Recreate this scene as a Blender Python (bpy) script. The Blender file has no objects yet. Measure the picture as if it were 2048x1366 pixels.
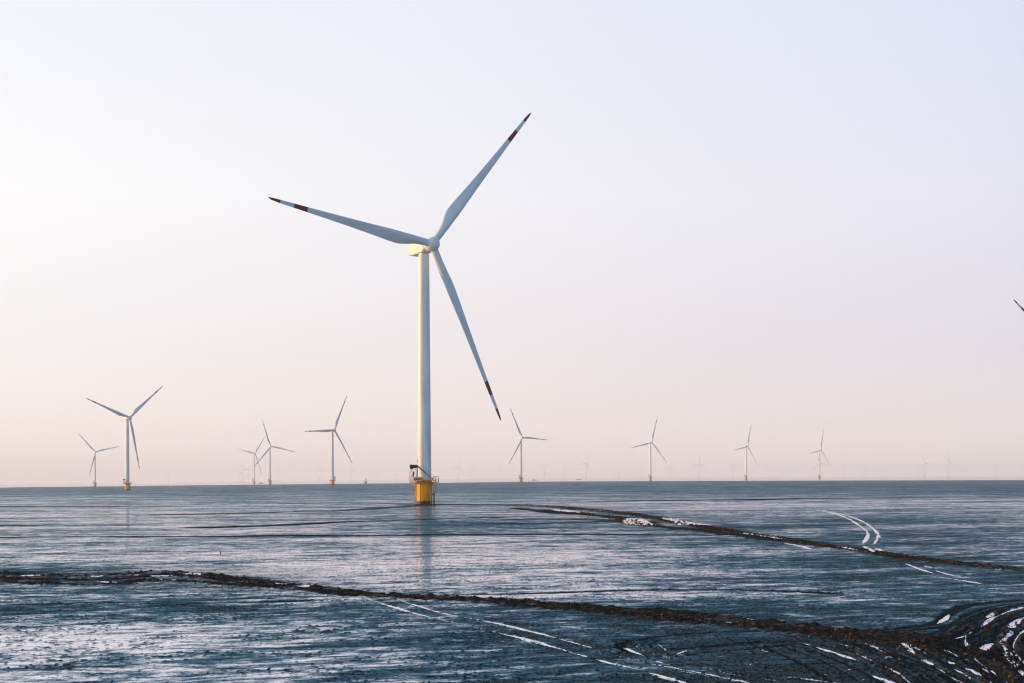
import bpy, bmesh, math, random
import numpy as np
from mathutils import Vector, Matrix

random.seed(7)
S = bpy.context.scene
COL = S.collection
R = math.radians

# ------------------------------------------------------------------ camera
F = 2900.0            # focal length in photo pixels (2048 wide)
YH = 956.0            # eye level row in the photo
CAM_H = 9.02
ROLL = 0.0026
cd = bpy.data.cameras.new("camera")
cam = bpy.data.objects.new("camera", cd)
COL.objects.link(cam)
cam.location = (0, 0, CAM_H)
cam.rotation_euler = (R(90), ROLL, 0)
cd.sensor_width = 36.0
cd.lens = F / 2048 * 36
cd.shift_y = (YH - 683) / 2048
cd.clip_start = 0.5
cd.clip_end = 80000
S.camera = cam

# ------------------------------------------------------------------ view, sun, sky
S.view_settings.view_transform = 'Standard'
S.view_settings.look = 'None'
S.view_settings.exposure = 0.0
S.view_settings.gamma = 1.0
S.cycles.volume_bounces = 1
S.cycles.max_bounces = 8
S.cycles.use_denoising = True
S.cycles.pixel_filter_type = 'BLACKMAN_HARRIS'
S.cycles.filter_width = 1.2

SUN_AZ = 80.0         # degrees to the left of the view direction
SUN_EL = 9.0
sv = Vector((-math.sin(R(SUN_AZ)) * math.cos(R(SUN_EL)), math.cos(R(SUN_AZ)) * math.cos(R(SUN_EL)), math.sin(R(SUN_EL))))
sl = bpy.data.lights.new("sun", 'SUN')
sl.energy = 4.4
sl.angle = R(0.6)
sl.color = (1.0, 0.54, 0.13)
so = bpy.data.objects.new("sun", sl)
so.rotation_euler = sv.to_track_quat('Z', 'Y').to_euler()
COL.objects.link(so)


def srgb(r, g, b):
    def c(v):
        v /= 255.0
        return v / 12.92 if v <= 0.04045 else ((v + 0.055) / 1.055) ** 2.4
    return (c(r), c(g), c(b), 1.0)


W = bpy.data.worlds.new("World")
S.world = W
W.use_nodes = True
nt = W.node_tree
nt.nodes.clear()
N = nt.nodes.new
L = nt.links.new


def mth(t, op, a, b=None, c=None, clamp=False):
    n = t.nodes.new('ShaderNodeMath')
    n.operation = op
    n.use_clamp = clamp
    for i, v in enumerate((a, b, c)):
        if v is None:
            continue
        if isinstance(v, (int, float)):
            n.inputs[i].default_value = v
        else:
            t.links.new(v, n.inputs[i])
    return n.outputs[0]


def ramp(t, fac, stops, interp='LINEAR'):
    n = t.nodes.new('ShaderNodeValToRGB')
    cr = n.color_ramp
    cr.interpolation = interp
    while len(cr.elements) < len(stops):
        cr.elements.new(0.5)
    for e, (p, col) in zip(cr.elements, stops):
        e.position = p
        e.color = col
    t.links.new(fac, n.inputs[0])
    return n.outputs[0]


def mixc(t, fac, a, b, mode='MIX'):
    n = t.nodes.new('ShaderNodeMix')
    n.data_type = 'RGBA'
    n.blend_type = mode
    if isinstance(fac, (int, float)):
        n.inputs[0].default_value = fac
    else:
        t.links.new(fac, n.inputs[0])
    for i, v in ((6, a), (7, b)):
        if isinstance(v, tuple):
            n.inputs[i].default_value = v
        else:
            t.links.new(v, n.inputs[i])
    return n.outputs[2]


tc = N('ShaderNodeTexCoord')
sep = N('ShaderNodeSeparateXYZ')
L(tc.outputs['Generated'], sep.inputs[0])
dx, dy, dz = sep.outputs
elev = mth(nt, 'ARCSINE', dz)
elev_n = mth(nt, 'DIVIDE', elev, math.pi / 2)                     # 0 horizon, 1 zenith
az = mth(nt, 'ARCTAN2', dx, dy)                                   # 0 ahead, + right
# elevation stops as share of 90 degrees (photo rows 956, 700, 400, 0 -> 0, 5, 11, 18 degrees)
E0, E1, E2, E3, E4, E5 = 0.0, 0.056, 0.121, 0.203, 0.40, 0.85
left = ramp(nt, elev_n, [(E0, srgb(238, 227, 233)), (E1, srgb(239, 229, 236)), (E2, srgb(254, 248, 246)),
                         (E3, srgb(244, 243, 248)), (E4, srgb(190, 208, 232)), (E5, srgb(96, 134, 178))])
mid = ramp(nt, elev_n, [(E0, srgb(239, 226, 233)), (E1, srgb(236, 223, 231)), (E2, srgb(243, 237, 242)),
                        (E3, srgb(238, 236, 246)), (E4, srgb(160, 186, 218)), (E5, srgb(90, 130, 176))])
right = ramp(nt, elev_n, [(E0, srgb(236, 224, 230)), (E1, srgb(223, 212, 229)), (E2, srgb(231, 226, 240)),
                          (E3, srgb(226, 228, 246)), (E4, srgb(130, 164, 206)), (E5, srgb(84, 124, 170))])
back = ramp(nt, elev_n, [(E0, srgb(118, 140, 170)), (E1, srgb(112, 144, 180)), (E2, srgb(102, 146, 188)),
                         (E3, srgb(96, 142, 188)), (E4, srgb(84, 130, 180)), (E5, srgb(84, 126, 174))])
t1 = mth(nt, 'DIVIDE', mth(nt, 'ADD', az, R(20)), R(20), clamp=True)
t2 = mth(nt, 'DIVIDE', az, R(20), clamp=True)
c1 = mixc(nt, t1, left, mid)
c2 = mixc(nt, t2, c1, right)
# away from the sun the sky falls to a dusky blue: angle between the azimuth and the sun's
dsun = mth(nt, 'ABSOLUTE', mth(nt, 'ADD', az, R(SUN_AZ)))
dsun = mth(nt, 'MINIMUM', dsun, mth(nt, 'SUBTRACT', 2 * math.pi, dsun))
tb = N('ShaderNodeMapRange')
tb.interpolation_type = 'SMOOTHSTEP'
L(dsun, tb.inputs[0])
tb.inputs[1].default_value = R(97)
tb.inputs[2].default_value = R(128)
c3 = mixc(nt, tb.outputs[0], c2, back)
# glow round the low sun, left of the frame
dotn = N('ShaderNodeVectorMath')
dotn.operation = 'DOT_PRODUCT'
L(tc.outputs['Generated'], dotn.inputs[0])
dotn.inputs[1].default_value = sv
glow = mth(nt, 'POWER', mth(nt, 'MAXIMUM', dotn.outputs['Value'], 0.0), 14.0)
gcol = mixc(nt, glow, (0, 0, 0, 1), (0.42, 0.34, 0.30, 1))
c4 = mixc(nt, 1.0, c3, gcol, 'ADD')
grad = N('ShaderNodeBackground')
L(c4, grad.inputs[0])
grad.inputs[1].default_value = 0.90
sky = N('ShaderNodeTexSky')
sky.sky_type = 'NISHITA'
sky.sun_disc = False
sky.sun_elevation = R(SUN_EL)
sky.sun_rotation = R(-SUN_AZ)
sky.air_density = 1.0
sky.dust_density = 1.0
nb = N('ShaderNodeBackground')
L(sky.outputs[0], nb.inputs[0])
nb.inputs[1].default_value = 0.05
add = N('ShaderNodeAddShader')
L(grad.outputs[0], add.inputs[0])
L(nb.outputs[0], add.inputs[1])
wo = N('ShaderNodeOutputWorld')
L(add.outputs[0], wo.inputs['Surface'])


# ------------------------------------------------------------------ photo pixel <-> ground
def unroll(px, py):
    return px + (YH - py) * ROLL, py + (px - 1024) * ROLL


def ground_pt(px, py):
    x, y = unroll(px, py)
    Y = CAM_H * F / max(y - YH, 1.0)
    return ((x - 1024) / F * Y, Y)


# the far flat is not quite level: it dips to the left
G_X = np.array([-900., 0, 255, 508, 600, 850, 1042, 1300, 1639, 2048, 3000])
G_V = np.array([8.5, 8.5, 7.6, 4.6, 3.2, 0.6, -.5, -2, -1.7, -2.3, -2.5])


def smooth(a, b, x):
    t = np.clip((x - a) / (b - a), 0, 1)
    return t * t * (3 - 2 * t)


def far_z(X, Y):
    X = np.asarray(X, float)
    Y = np.asarray(Y, float)
    Ys = np.maximum(Y, 1.0)
    g = np.interp(1024 + F * X / Ys, G_X, G_V)
    return -g * Ys / F * smooth(700, 1700, Ys)


# ------------------------------------------------------------------ materials
def new_mat(name):
    m = bpy.data.materials.new(name)
    m.use_nodes = True
    t = m.node_tree
    t.nodes.clear()
    return m, t


def painted(name, col, rough=0.45, var=0.08, scale=0.6, metallic=0.0, stain=None, streak=True):
    """paint with slight weathering: soft blotches and vertical run-off streaks"""
    m, t = new_mat(name)
    out = t.nodes.new('ShaderNodeOutputMaterial')
    b = t.nodes.new('ShaderNodeBsdfPrincipled')
    g = t.nodes.new('ShaderNodeTexCoord')
    mp = t.nodes.new('ShaderNodeMapping')
    mp.inputs['Scale'].default_value = (scale, scale, scale * (0.12 if streak else 1))
    t.links.new(g.outputs['Object'], mp.inputs[0])
    n = t.nodes.new('ShaderNodeTexNoise')
    n.inputs['Scale'].default_value = 1.6
    n.inputs['Detail'].default_value = 6
    t.links.new(mp.outputs[0], n.inputs[0])
    dark = tuple(c * (1 - 2.2 * var) for c in col[:3]) + (1,)
    lite = tuple(min(1, c * (1 + var)) for c in col[:3]) + (1,)
    c = ramp(t, n.outputs[0], [(0.32, dark), (0.62, lite)])
    if stain:
        # tide mark: growth and mud on the lowest metre or so, with a ragged top edge
        sp = t.nodes.new('ShaderNodeSeparateXYZ')
        t.links.new(g.outputs['Object'], sp.inputs[0])
        n2 = t.nodes.new('ShaderNodeTexNoise')
        n2.inputs['Scale'].default_value = 1.3
        n2.inputs['Detail'].default_value = 5
        t.links.new(g.outputs['Object'], n2.inputs[0])
        hgt = mth(t, 'SUBTRACT', sp.outputs[2], mth(t, 'MULTIPLY', n2.outputs[0], 1.8))
        f = ramp(t, hgt, [(0.0, (1, 1, 1, 1)), (0.55, (0, 0, 0, 1))])
        c = mixc(t, f, c, stain)
    t.links.new(c, b.inputs['Base Color'])
    b.inputs['Roughness'].default_value = rough
    b.inputs['Metallic'].default_value = metallic
    b.inputs['Specular IOR Level'].default_value = 0.3
    t.links.new(b.outputs[0], out.inputs['Surface'])
    return m


M_WHITE = painted('white_paint', (0.80, 0.80, 0.79, 1), 0.42, 0.075, 0.35)
M_HUB = painted('hub_gelcoat', (0.84, 0.82, 0.82, 1), 0.35, 0.03, 0.35)
M_BLADE = painted('blade_gelcoat', (0.72, 0.75, 0.78, 1), 0.38, 0.05, 0.25)
M_RED = painted('red_band_paint', (0.26, 0.014, 0.022, 1), 0.45, 0.1, 0.4)
M_YEL = painted('yellow_paint', (1.0, 0.37, 0.002, 1), 0.55, 0.12, 0.9, stain=(0.05, 0.035, 0.02, 1))
M_YELRAIL = painted('yellow_rail_paint', (0.80, 0.36, 0.03, 1), 0.45, 0.12, 2.0)
M_BLACK = painted('black_machinery', (0.012, 0.014, 0.022, 1), 0.5, 0.15, 1.5)
M_BOOM = painted('boom_grey_green', (0.07, 0.10, 0.11, 1), 0.5, 0.15, 1.2)
M_RUST = painted('rusty_steel', (0.13, 0.055, 0.028, 1), 0.8, 0.25, 1.6)
M_CREAM = painted('cream_cabinet', (0.70, 0.62, 0.45, 1), 0.5, 0.06, 1.5)
M_STAKE = painted('weathered_wood', (0.16, 0.10, 0.05, 1), 0.85, 0.2, 6)
M_BEACON = painted('faded_red_paint', (0.35, 0.12, 0.08, 1), 0.6, 0.15, 0.8)
M_HULL = painted('dark_hull_paint', (0.06, 0.06, 0.075, 1), 0.6, 0.15, 0.5)


# ------------------------------------------------------------------ mesh helpers
class MB:
    """collects simple solids into one mesh"""
    def __init__(self):
        self.bm = bmesh.new()
        self.mi = 0

    def _face(self, vs):
        try:
            f = self.bm.faces.new(vs)
            f.material_index = self.mi
            f.smooth = True
            return f
        except ValueError:
            return None

    def rings(self, rings, cap0=True, cap1=True, closed=False):
        vr = [[self.bm.verts.new(p) for p in r] for r in rings]
        n = len(vr[0])
        pairs = list(zip(vr[:-1], vr[1:]))
        if closed:
            pairs.append((vr[-1], vr[0]))
        for a, b in pairs:
            for i in range(n):
                j = (i + 1) % n
                self._face((a[i], a[j], b[j], b[i]))
        if not closed:
            if cap0:
                self._face(vr[0][::-1])
            if cap1:
                self._face(vr[-1])

    def lathe(self, prof, n=32, M=None, cap0=True, cap1=True, a0=0, a1=2 * math.pi):
        M = M or Matrix()
        rr = []
        for r, z in prof:
            rr.append([M @ Vector((r * math.cos(2 * math.pi * i / n), r * math.sin(2 * math.pi * i / n), z)) for i in range(n)])
        self.rings(rr, cap0, cap1)

    def tube(self, pts, r, n=8, r1=None):
        pts = [Vector(p) for p in pts]
        rr = []
        for i, p in enumerate(pts):
            d = (pts[min(i + 1, len(pts) - 1)] - pts[max(i - 1, 0)]).normalized()
            up = Vector((0, 0, 1)) if abs(d.z) < 0.95 else Vector((1, 0, 0))
            x = d.cross(up).normalized()
            y = x.cross(d)
            rad = r if r1 is None else r + (r1 - r) * i / (len(pts) - 1)
            rr.append([p + rad * (math.cos(2 * math.pi * k / n) * x - math.sin(2 * math.pi * k / n) * y) for k in range(n)])
        self.rings(rr)

    def box(self, c, s, M=None, bev=0.0):
        M = M or Matrix()
        b = bmesh.new()
        bmesh.ops.create_cube(b, size=1.0)
        for v in b.verts:
            v.co = Vector((v.co.x * s[0], v.co.y * s[1], v.co.z * s[2]))
        if bev > 0:
            bmesh.ops.bevel(b, geom=list(b.edges), offset=bev, segments=2, profile=0.5, affect='EDGES')
        mp = {}
        for v in b.verts:
            mp[v] = self.bm.verts.new(M @ (v.co + Vector(c)))
        for f in b.faces:
            nf = self._face([mp[v] for v in f.verts])
            if nf:
                nf.smooth = False
        b.free()

    def beam(self, p, q, w, h):
        p, q = Vector(p), Vector(q)
        d = q - p
        z = d.normalized()
        up = Vector((0, 1, 0)) if abs(z.y) < 0.9 else Vector((1, 0, 0))
        x = z.cross(up).normalized()
        y = z.cross(x)
        M = Matrix((x, y, z)).transposed().to_4x4()
        M.translation = (p + q) / 2
        self.box((0, 0, 0), (w, h, d.length), M, min(w, h) * 0.08)

    def build(self, name, mats, parent=None):
        me = bpy.data.meshes.new(name)
        bmesh.ops.recalc_face_normals(self.bm, faces=self.bm.faces)
        self.bm.to_mesh(me)
        self.bm.free()
        for m in (mats if isinstance(mats, (list, tuple)) else [mats]):
            me.materials.append(m)
        o = bpy.data.objects.new(name, me)
        COL.objects.link(o)
        if parent:
            o.parent = parent
        return o


def autosmooth(o, deg=35):
    me = o.data
    bm = bmesh.new()
    bm.from_mesh(me)
    for e in bm.edges:
        if len(e.link_faces) == 2 and e.calc_face_angle(0) > R(deg):
            e.smooth = False
    bm.to_mesh(me)
    bm.free()


def tag(o, label=None, cat=None, group=None, kind=None):
    if label:
        o['label'] = label
    if cat:
        o['category'] = cat
    if group:
        o['group'] = group
    if kind:
        o['kind'] = kind
    return o


# ------------------------------------------------------------------ numpy noise
def vnoise(x, y, seed):
    xi = np.floor(x).astype(np.int64)
    yi = np.floor(y).astype(np.int64)
    fx = x - xi
    fy = y - yi
    fx = fx * fx * (3 - 2 * fx)
    fy = fy * fy * (3 - 2 * fy)

    def h(a, b):
        v = (a * 374761393 + b * 668265263 + seed * 974634777) & 0xffffffff
        v = ((v ^ (v >> 13)) * 1274126177) & 0xffffffff
        return ((v ^ (v >> 16)) & 0xffff) / 65535.0
    return (h(xi, yi) * (1 - fx) + h(xi + 1, yi) * fx) * (1 - fy) + (h(xi, yi + 1) * (1 - fx) + h(xi + 1, yi + 1) * fx) * fy


def fbm(x, y, seed, oct=4, gain=0.5):
    s = 0
    a = 1
    t = 0
    for o in range(oct):
        s = s + a * vnoise(x * 2 ** o, y * 2 ** o, seed + o * 17)
        t += a
        a *= gain
    return s / t


# ------------------------------------------------------------------ the mud flat
dense = np.radians(np.linspace(-22, 22, 1500))
coarse = np.radians(np.concatenate([np.linspace(24, 336, 58)]))
ang = np.concatenate([dense, coarse])                     # 0 = ahead, + right
rads = [1.5, 4, 8, 14, 22, 30, 38, 45, 50, 54]
r = 57.0
while r < 270:
    rads.append(r)
    r *= 1.0024
while r < 3600:
    rads.append(r)
    r *= 1.0075
while r < 21500:
    rads.append(r)
    r *= 1.06
rads.append(21800)
rads = np.array(rads)
NR, NA = len(rads), len(ang)
RR, AA = np.meshgrid(rads, ang, indexing='ij')
GX = RR * np.sin(AA)
GY = RR * np.cos(AA)
ND = len(dense)
BERM = np.zeros((NR, NA))
WATER = np.zeros((NR, NA))
DARK = np.zeros((NR, NA))
RELIEF = np.zeros((NR, NA))
CLODS = []


def resample(pts, step):
    """Catmull-Rom through ground points, even spacing"""
    P = np.array([pts[0]] + list(pts) + [pts[-1]], float)
    out = []
    for i in range(1, len(P) - 2):
        p0, p1, p2, p3 = P[i - 1], P[i], P[i + 1], P[i + 2]
        n = max(2, int(np.hypot(*(p2 - p1)) / step))
        for k in range(n):
            t = k / n
            out.append(0.5 * ((2 * p1) + (-p0 + p2) * t + (2 * p0 - 5 * p1 + 4 * p2 - p3) * t * t + (-p0 + 3 * p1 - 3 * p2 + p3) * t ** 3))
    out.append(P[-2])
    return np.array(out)


def track(pix, width, kind, height=0.0, strength=1.0, taper=True, clods=0.0, wob=0.3, brk=0.0, ground=False):
    """a track in the mud from points seen in the photograph, laid out on the ground in metres"""
    g = list(pix) if ground else [ground_pt(*p) for p in pix]
    Y0 = np.mean([p[1] for p in g])
    line = resample(g, max(1.5, Y0 * 0.012))
    n = len(line)
    sd = random.randint(1, 9999)
    if not isinstance(width, (list, tuple)):
        width = [width, width]
    ws = np.interp(np.linspace(0, 1, n), np.linspace(0, 1, len(width)), width)
    ws = ws * (1 + wob * (2 * vnoise(np.arange(n) * 0.45, np.zeros(n), sd) - 1))
    if taper:
        e = np.minimum(np.arange(n), np.arange(n)[::-1]) / max(1, n * 0.06)
        ws = ws * np.clip(0.25 + e, 0, 1)
    off = wob * ws * (vnoise(np.arange(n) * 0.3, np.ones(n), sd + 3) - .5)
    line = line + off[:, None] * np.array([0.3, 1.0])
    best = {}
    for i in range(n - 1):
        a, b = line[i], line[i + 1]
        w = max(ws[i], ws[i + 1]) * 1.6 + 0.1
        ra, rb = sorted((np.hypot(*a), np.hypot(*b)))
        i0 = np.searchsorted(rads, ra - w)
        i1 = np.searchsorted(rads, rb + w) + 1
        pa, pb = sorted((math.atan2(a[0], a[1]), math.atan2(b[0], b[1])))
        dw = w / max(ra, 10)
        j0 = np.searchsorted(dense, pa - dw)
        j1 = np.searchsorted(dense, pb + dw) + 1
        if j1 <= j0 or i1 <= i0:
            continue
        j1 = min(j1, ND)
        sx = GX[i0:i1, j0:j1]
        sy = GY[i0:i1, j0:j1]
        d = b - a
        ll = d @ d + 1e-9
        t = np.clip(((sx - a[0]) * d[0] + (sy - a[1]) * d[1]) / ll, 0, 1)
        q = np.hypot(sx - a[0] - t * d[0], sy - a[1] - t * d[1]) / ((ws[i] * (1 - t) + ws[i + 1] * t) * 0.5 + 1e-6)
        prof = np.clip(1 - q, 0, 1) if kind != 'berm' else np.clip(1.15 - q, 0, 1)
        rag = fbm(sx * 0.9, sy * 0.9, sd + 50, 3)
        if kind == 'berm':
            v = smooth(0.02, 0.55, prof + 0.5 * (rag - .5)) * strength
            BERM[i0:i1, j0:j1] = np.maximum(BERM[i0:i1, j0:j1], v)
            h = np.clip(prof, 0, 1) ** 0.8 * height
            RELIEF[i0:i1, j0:j1] = np.maximum(RELIEF[i0:i1, j0:j1], h)
        elif kind == 'water':
            gap = 1 - .85 * brk * smooth(.42, .60, vnoise(np.array([i * .22]), np.array([2.5]), sd + 9))[0]
            v = smooth(0.08, 0.30, prof * gap + 0.45 * (rag - .5) - .12 * (1 - gap)) * strength
            WATER[i0:i1, j0:j1] = np.maximum(WATER[i0:i1, j0:j1], v)
            RELIEF[i0:i1, j0:j1] = RELIEF[i0:i1, j0:j1] * (1 - np.clip(prof * 3, 0, 1))
            BERM[i0:i1, j0:j1] = BERM[i0:i1, j0:j1] * (1 - np.clip(v, 0, 1))
        elif kind == 'rut':
            v = smooth(0.0, 0.5, prof + 0.3 * (rag - .5)) * strength
            DARK[i0:i1, j0:j1] = np.maximum(DARK[i0:i1, j0:j1], v)
            if height:
                RELIEF[i0:i1, j0:j1] = np.maximum(RELIEF[i0:i1, j0:j1], np.clip(prof, 0, 1) * height)
    if clods:
        for i in range(n - 1):
            m = np.hypot(*(line[i + 1] - line[i]))
            for _ in range(np.random.poisson(1.3 * clods * m * ws[i])):
                t = random.random()
                p = line[i] * (1 - t) + line[i + 1] * t
                u = random.gauss(0, 0.30) * ws[i]
                nrm = np.array([-(line[i + 1] - line[i])[1], (line[i + 1] - line[i])[0]]) / (m + 1e-6)
                CLODS.append((p[0] + nrm[0] * u, p[1] + nrm[1] * u, random.random()))


np.random.seed(3)
# --- thin dark drainage ruts that cross the flat
for pix, w, s in [
    ([(-60, 1075), (250, 1073), (700, 1071), (1000, 1069), (1300, 1069), (1520, 1071)], 2.6, 1.0),
    ([(-60, 1051), (60, 1050), (55, 1050)], 3, .9),
    ([(380, 1056), (560, 1050), (700, 1043), (840, 1039), (1000, 1034)], 4.0, 1.0),
    ([(-60, 1014), (100, 1013), (250, 1013)], 9, .9),
    ([(270, 1031), (420, 1028), (560, 1024), (700, 1020), (860, 1010), (1000, 1008)], 6, .9),
    ([(800, 1010), (900, 1008), (1000, 1009)], 9, 1.0),
    ([(1200, 1003), (1500, 999), (1800, 995), (2120, 994)], 11, 1.0),
    ([(1000, 1040), (1100, 1038), (1260, 1040)], 4, .9),
    ([(950, 1046), (1090, 1046), (1220, 1043)], 4, .8),
    ([(1100, 988), (1400, 985), (1650, 985)], 9, .45),
    ([(0, 1200), (150, 1197), (280, 1194), (330, 1196)], .9, 1.0),
    ([(-40, 1210), (100, 1207), (280, 1204)], 1.0, 1.0),
    ([(310, 1211), (430, 1205), (560, 1202), (620, 1201)], 1.2, 1.0),
    ([(400, 1198), (500, 1196), (575, 1197)], .9, .9),
    ([(850, 1191), (950, 1188), (1100, 1185), (1250, 1180), (1400, 1178), (1560, 1181), (1680, 1187)], 1.4, 1.0),
    ([(0, 1336), (150, 1339), (300, 1343), (450, 1347)], .35, .8),
    ([(-20, 1328), (140, 1331), (300, 1335)], .3, .8),
    ([(300, 1330), (500, 1338), (720, 1349), (860, 1352)], .35, .7),
    ([(1500, 1204), (1700, 1202), (1900, 1200)], 1.0, .6),
    ([(560, 1008), (700, 1006), (830, 1007)], 6, .7),
    ([(0, 990), (200, 988), (430, 984), (700, 980)], 12, .4),
    ([(900, 978), (1200, 976), (1500, 975), (1900, 972)], 18, .4),
]:
    yy = sum(p[1] for p in pix) / len(pix)
    track(pix, w * (2.3 if 992 < yy < 1100 else 1.4), 'rut', 0.0, s, wob=.5)

# --- the broad churned track across the foreground
T1 = [(-80, 1152), (0, 1154), (80, 1158), (170, 1160), (250, 1157), (310, 1150), (400, 1156), (500, 1166), (600, 1176), (700, 1185),
      (800, 1193), (900, 1198), (1000, 1204), (1100, 1211), (1200, 1219), (1300, 1228), (1400, 1238), (1500, 1248), (1600, 1257), (1700, 1267),
      (1800, 1277), (1900, 1293), (2048, 1322), (2120, 1338)]
track(T1, [30, 30, 26, 17, 9, 9, 9, 10, 10, 11, 12], 'rut', 0, .32, wob=.7)
track(T1, [15, 15, 13, 8, 4, 4, 4, 5, 5, 5, 6], 'berm', 0.2, .75, clods=0.0)


def shifted(pix, dys):
    xs = np.array([p[0] for p in pix], float)
    d = np.interp(xs, *zip(*dys))
    return [(p[0], p[1] + k) for p, k in zip(pix, d)]


track(shifted(T1, [(0, -8), (500, -6), (800, -2), (1300, -5), (1800, -8)]), [2.4, 2.2, 1.6, 1.6, 1.8], 'berm', 0.42, 1, clods=1.0, wob=.75)
track(shifted(T1, [(0, 3), (500, 1), (800, 0), (1300, 2), (1800, 2)]), [2.6, 2.4, 1.8, 1.8, 1.8], 'berm', 0.40, 1, clods=1.0, wob=.75)
track(shifted(T1, [(0, 11), (500, 8), (800, 3), (1300, 7), (1800, 9)]), [2.2, 2.0, 1.4, 1.6, 1.8], 'berm', 0.34, 1, clods=1.0, wob=.75)
track([(1300, 1238), (1400, 1244), (1500, 1252), (1620, 1260), (1740, 1266)], 1.2, 'berm', 0.3, 1, clods=1.5)
# puddles lying in it
for p, w in [([(40, 1152), (62, 1152)], 1.6), ([(120, 1166), (140, 1166)], 1.4), ([(205, 1163), (225, 1164)], 1.4), ([(310, 1152), (330, 1152)], 1.6),
             ([(385, 1148), (405, 1149)], 1.5), ([(330, 1159), (352, 1160)], 1.4), ([(480, 1164), (500, 1165)], 1.2), ([(560, 1168), (580, 1169)], 1.2), ([(668, 1177), (692, 1178)], 1.3),
             ([(600, 1172), (612, 1174)], 1.2), ([(1440, 1245), (1478, 1247)], .8), ([(1320, 1232), (1340, 1233)], .8), ([(1490, 1241), (1500, 1241)], .8), ([(440, 1150), (452, 1151)], 1.2),
             ([(90, 1150), (104, 1150)], 1.2), ([(180, 1152), (196, 1153)], 1.2), ([(255, 1150), (268, 1150)], 1.2)]:
    track(p, w, 'water', taper=False)

# --- the far track from the main tower's foot to the right edge
T2 = [(990, 1009), (1050, 1011), (1100, 1013), (1180, 1020), (1240, 1026), (1310, 1036), (1400, 1053), (1500, 1069), (1600, 1083), (1700, 1099), (1800, 1114), (1900, 1126), (2048, 1142), (2140, 1151)]
track(T2, [26, 30, 24, 18, 15, 12, 9, 8], 'rut', 0, .3, wob=.7)
track(T2, [10, 12, 9, 7, 6, 5, 4, 3.5], 'berm', 0.15, .7)
track(shifted(T2, [(1000, -1), (2048, -3)]), [3, 3, 2.4, 2.0, 1.5], 'berm', 0.5, 1, clods=.35, wob=.75)
track(shifted(T2, [(1000, 1), (2048, 2)]), [3, 3, 2.4, 2.0, 1.5], 'berm', 0.42, 1, clods=.35, wob=.75)
T2b = [(1090, 1020), (1170, 1029), (1240, 1036), (1290, 1050), (1360, 1057), (1440, 1066), (1540, 1079), (1600, 1086)]
track(T2b, [9, 8, 6, 4], 'berm', 0.45, 1, clods=.3)
track([(1030, 1016), (1110, 1026), (1180, 1030)], 7, 'rut', 0.1, 1)
track([(1215, 1042), (1260, 1042), (1290, 1046)], 12, 'rut', 0.1, 1)
track([(1108, 1019), (1130, 1022), (1152, 1025)], 6, 'water')
track([(1262, 1037), (1256, 1043), (1272, 1050)], 2.8, 'water')
track([(1276, 1037), (1284, 1044), (1300, 1052)], 3.4, 'water')
track([(1352, 1040), (1362, 1043), (1364, 1050)], 3, 'water')
track([(1375, 1046), (1398, 1051)], 3, 'water')
track([(1330, 1036), (1372, 1044), (1420, 1050)], 3.0, 'water', strength=.9)
track([(1480, 1066), (1530, 1073), (1570, 1080)], 1.6, 'water', strength=.8)
track([(1570, 1086), (1600, 1092), (1620, 1098)], 1.0, 'water')
track([(1670, 1092), (1700, 1098), (1716, 1101)], 1.2, 'water')

# --- pale double wheel track curving down on the right
track([(1630, 1019), (1668, 1027), (1694, 1036), (1716, 1049), (1733, 1062), (1735, 1072), (1726, 1087)], [.9, .8, .65, .7], 'water', wob=.7, brk=.3)
track([(1640, 1019), (1690, 1030), (1722, 1041), (1744, 1055), (1756, 1068), (1755, 1076), (1748, 1088)], [.8, .7, .6, .6], 'water', wob=.7, brk=.4)
track([(1728, 1092), (1742, 1100), (1748, 1105)], .8, 'water', strength=.8)
track([(1752, 1096), (1768, 1104)], .8, 'water', strength=.8)
track([(1812, 1127), (1840, 1138), (1866, 1146)], .6, 'water')
track([(1858, 1152), (1910, 1158), (1966, 1168)], .6, 'water')
track([(1850, 1132), (1864, 1135)], .9, 'water')
track([(1872, 1141), (1900, 1149), (1922, 1153)], .5, 'water')
track([(1640, 1184), (1665, 1186), (1690, 1187)], 1.1, 'berm', .22, 1, clods=1)

# --- the water-filled pair of wheel tracks in the middle foreground
A1 = [(733, 1196), (752, 1203), (800, 1219), (860, 1234), (930, 1250), (1020, 1270), (1080, 1286), (1140, 1304), (1200, 1320), (1280, 1338), (1350, 1360), (1400, 1376)]
A2 = [(792, 1196), (815, 1205), (860, 1219), (920, 1233), (980, 1243), (1050, 1260), (1130, 1280), (1200, 1300), (1240, 1312), (1300, 1326), (1380, 1341), (1480, 1362), (1530, 1374)]
track(A1, [.6, .35, .4, .36, .36, .42, .5, .5], 'water', strength=1.0, wob=.9, brk=.8)
track(A2, [.6, .35, .3, .36, .34, .32, .36, .4], 'water', strength=.95, wob=.9, brk=.9)
track(shifted(A1, [(700, -5), (1300, -7)]), .35, 'berm', .06, .4, clods=.3)
track(shifted(A2, [(700, -5), (1300, -7)]), .35, 'berm', .06, .4, clods=.3)
track([(620, 1203), (680, 1199), (740, 1195)], .7, 'water', strength=.7)

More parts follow.
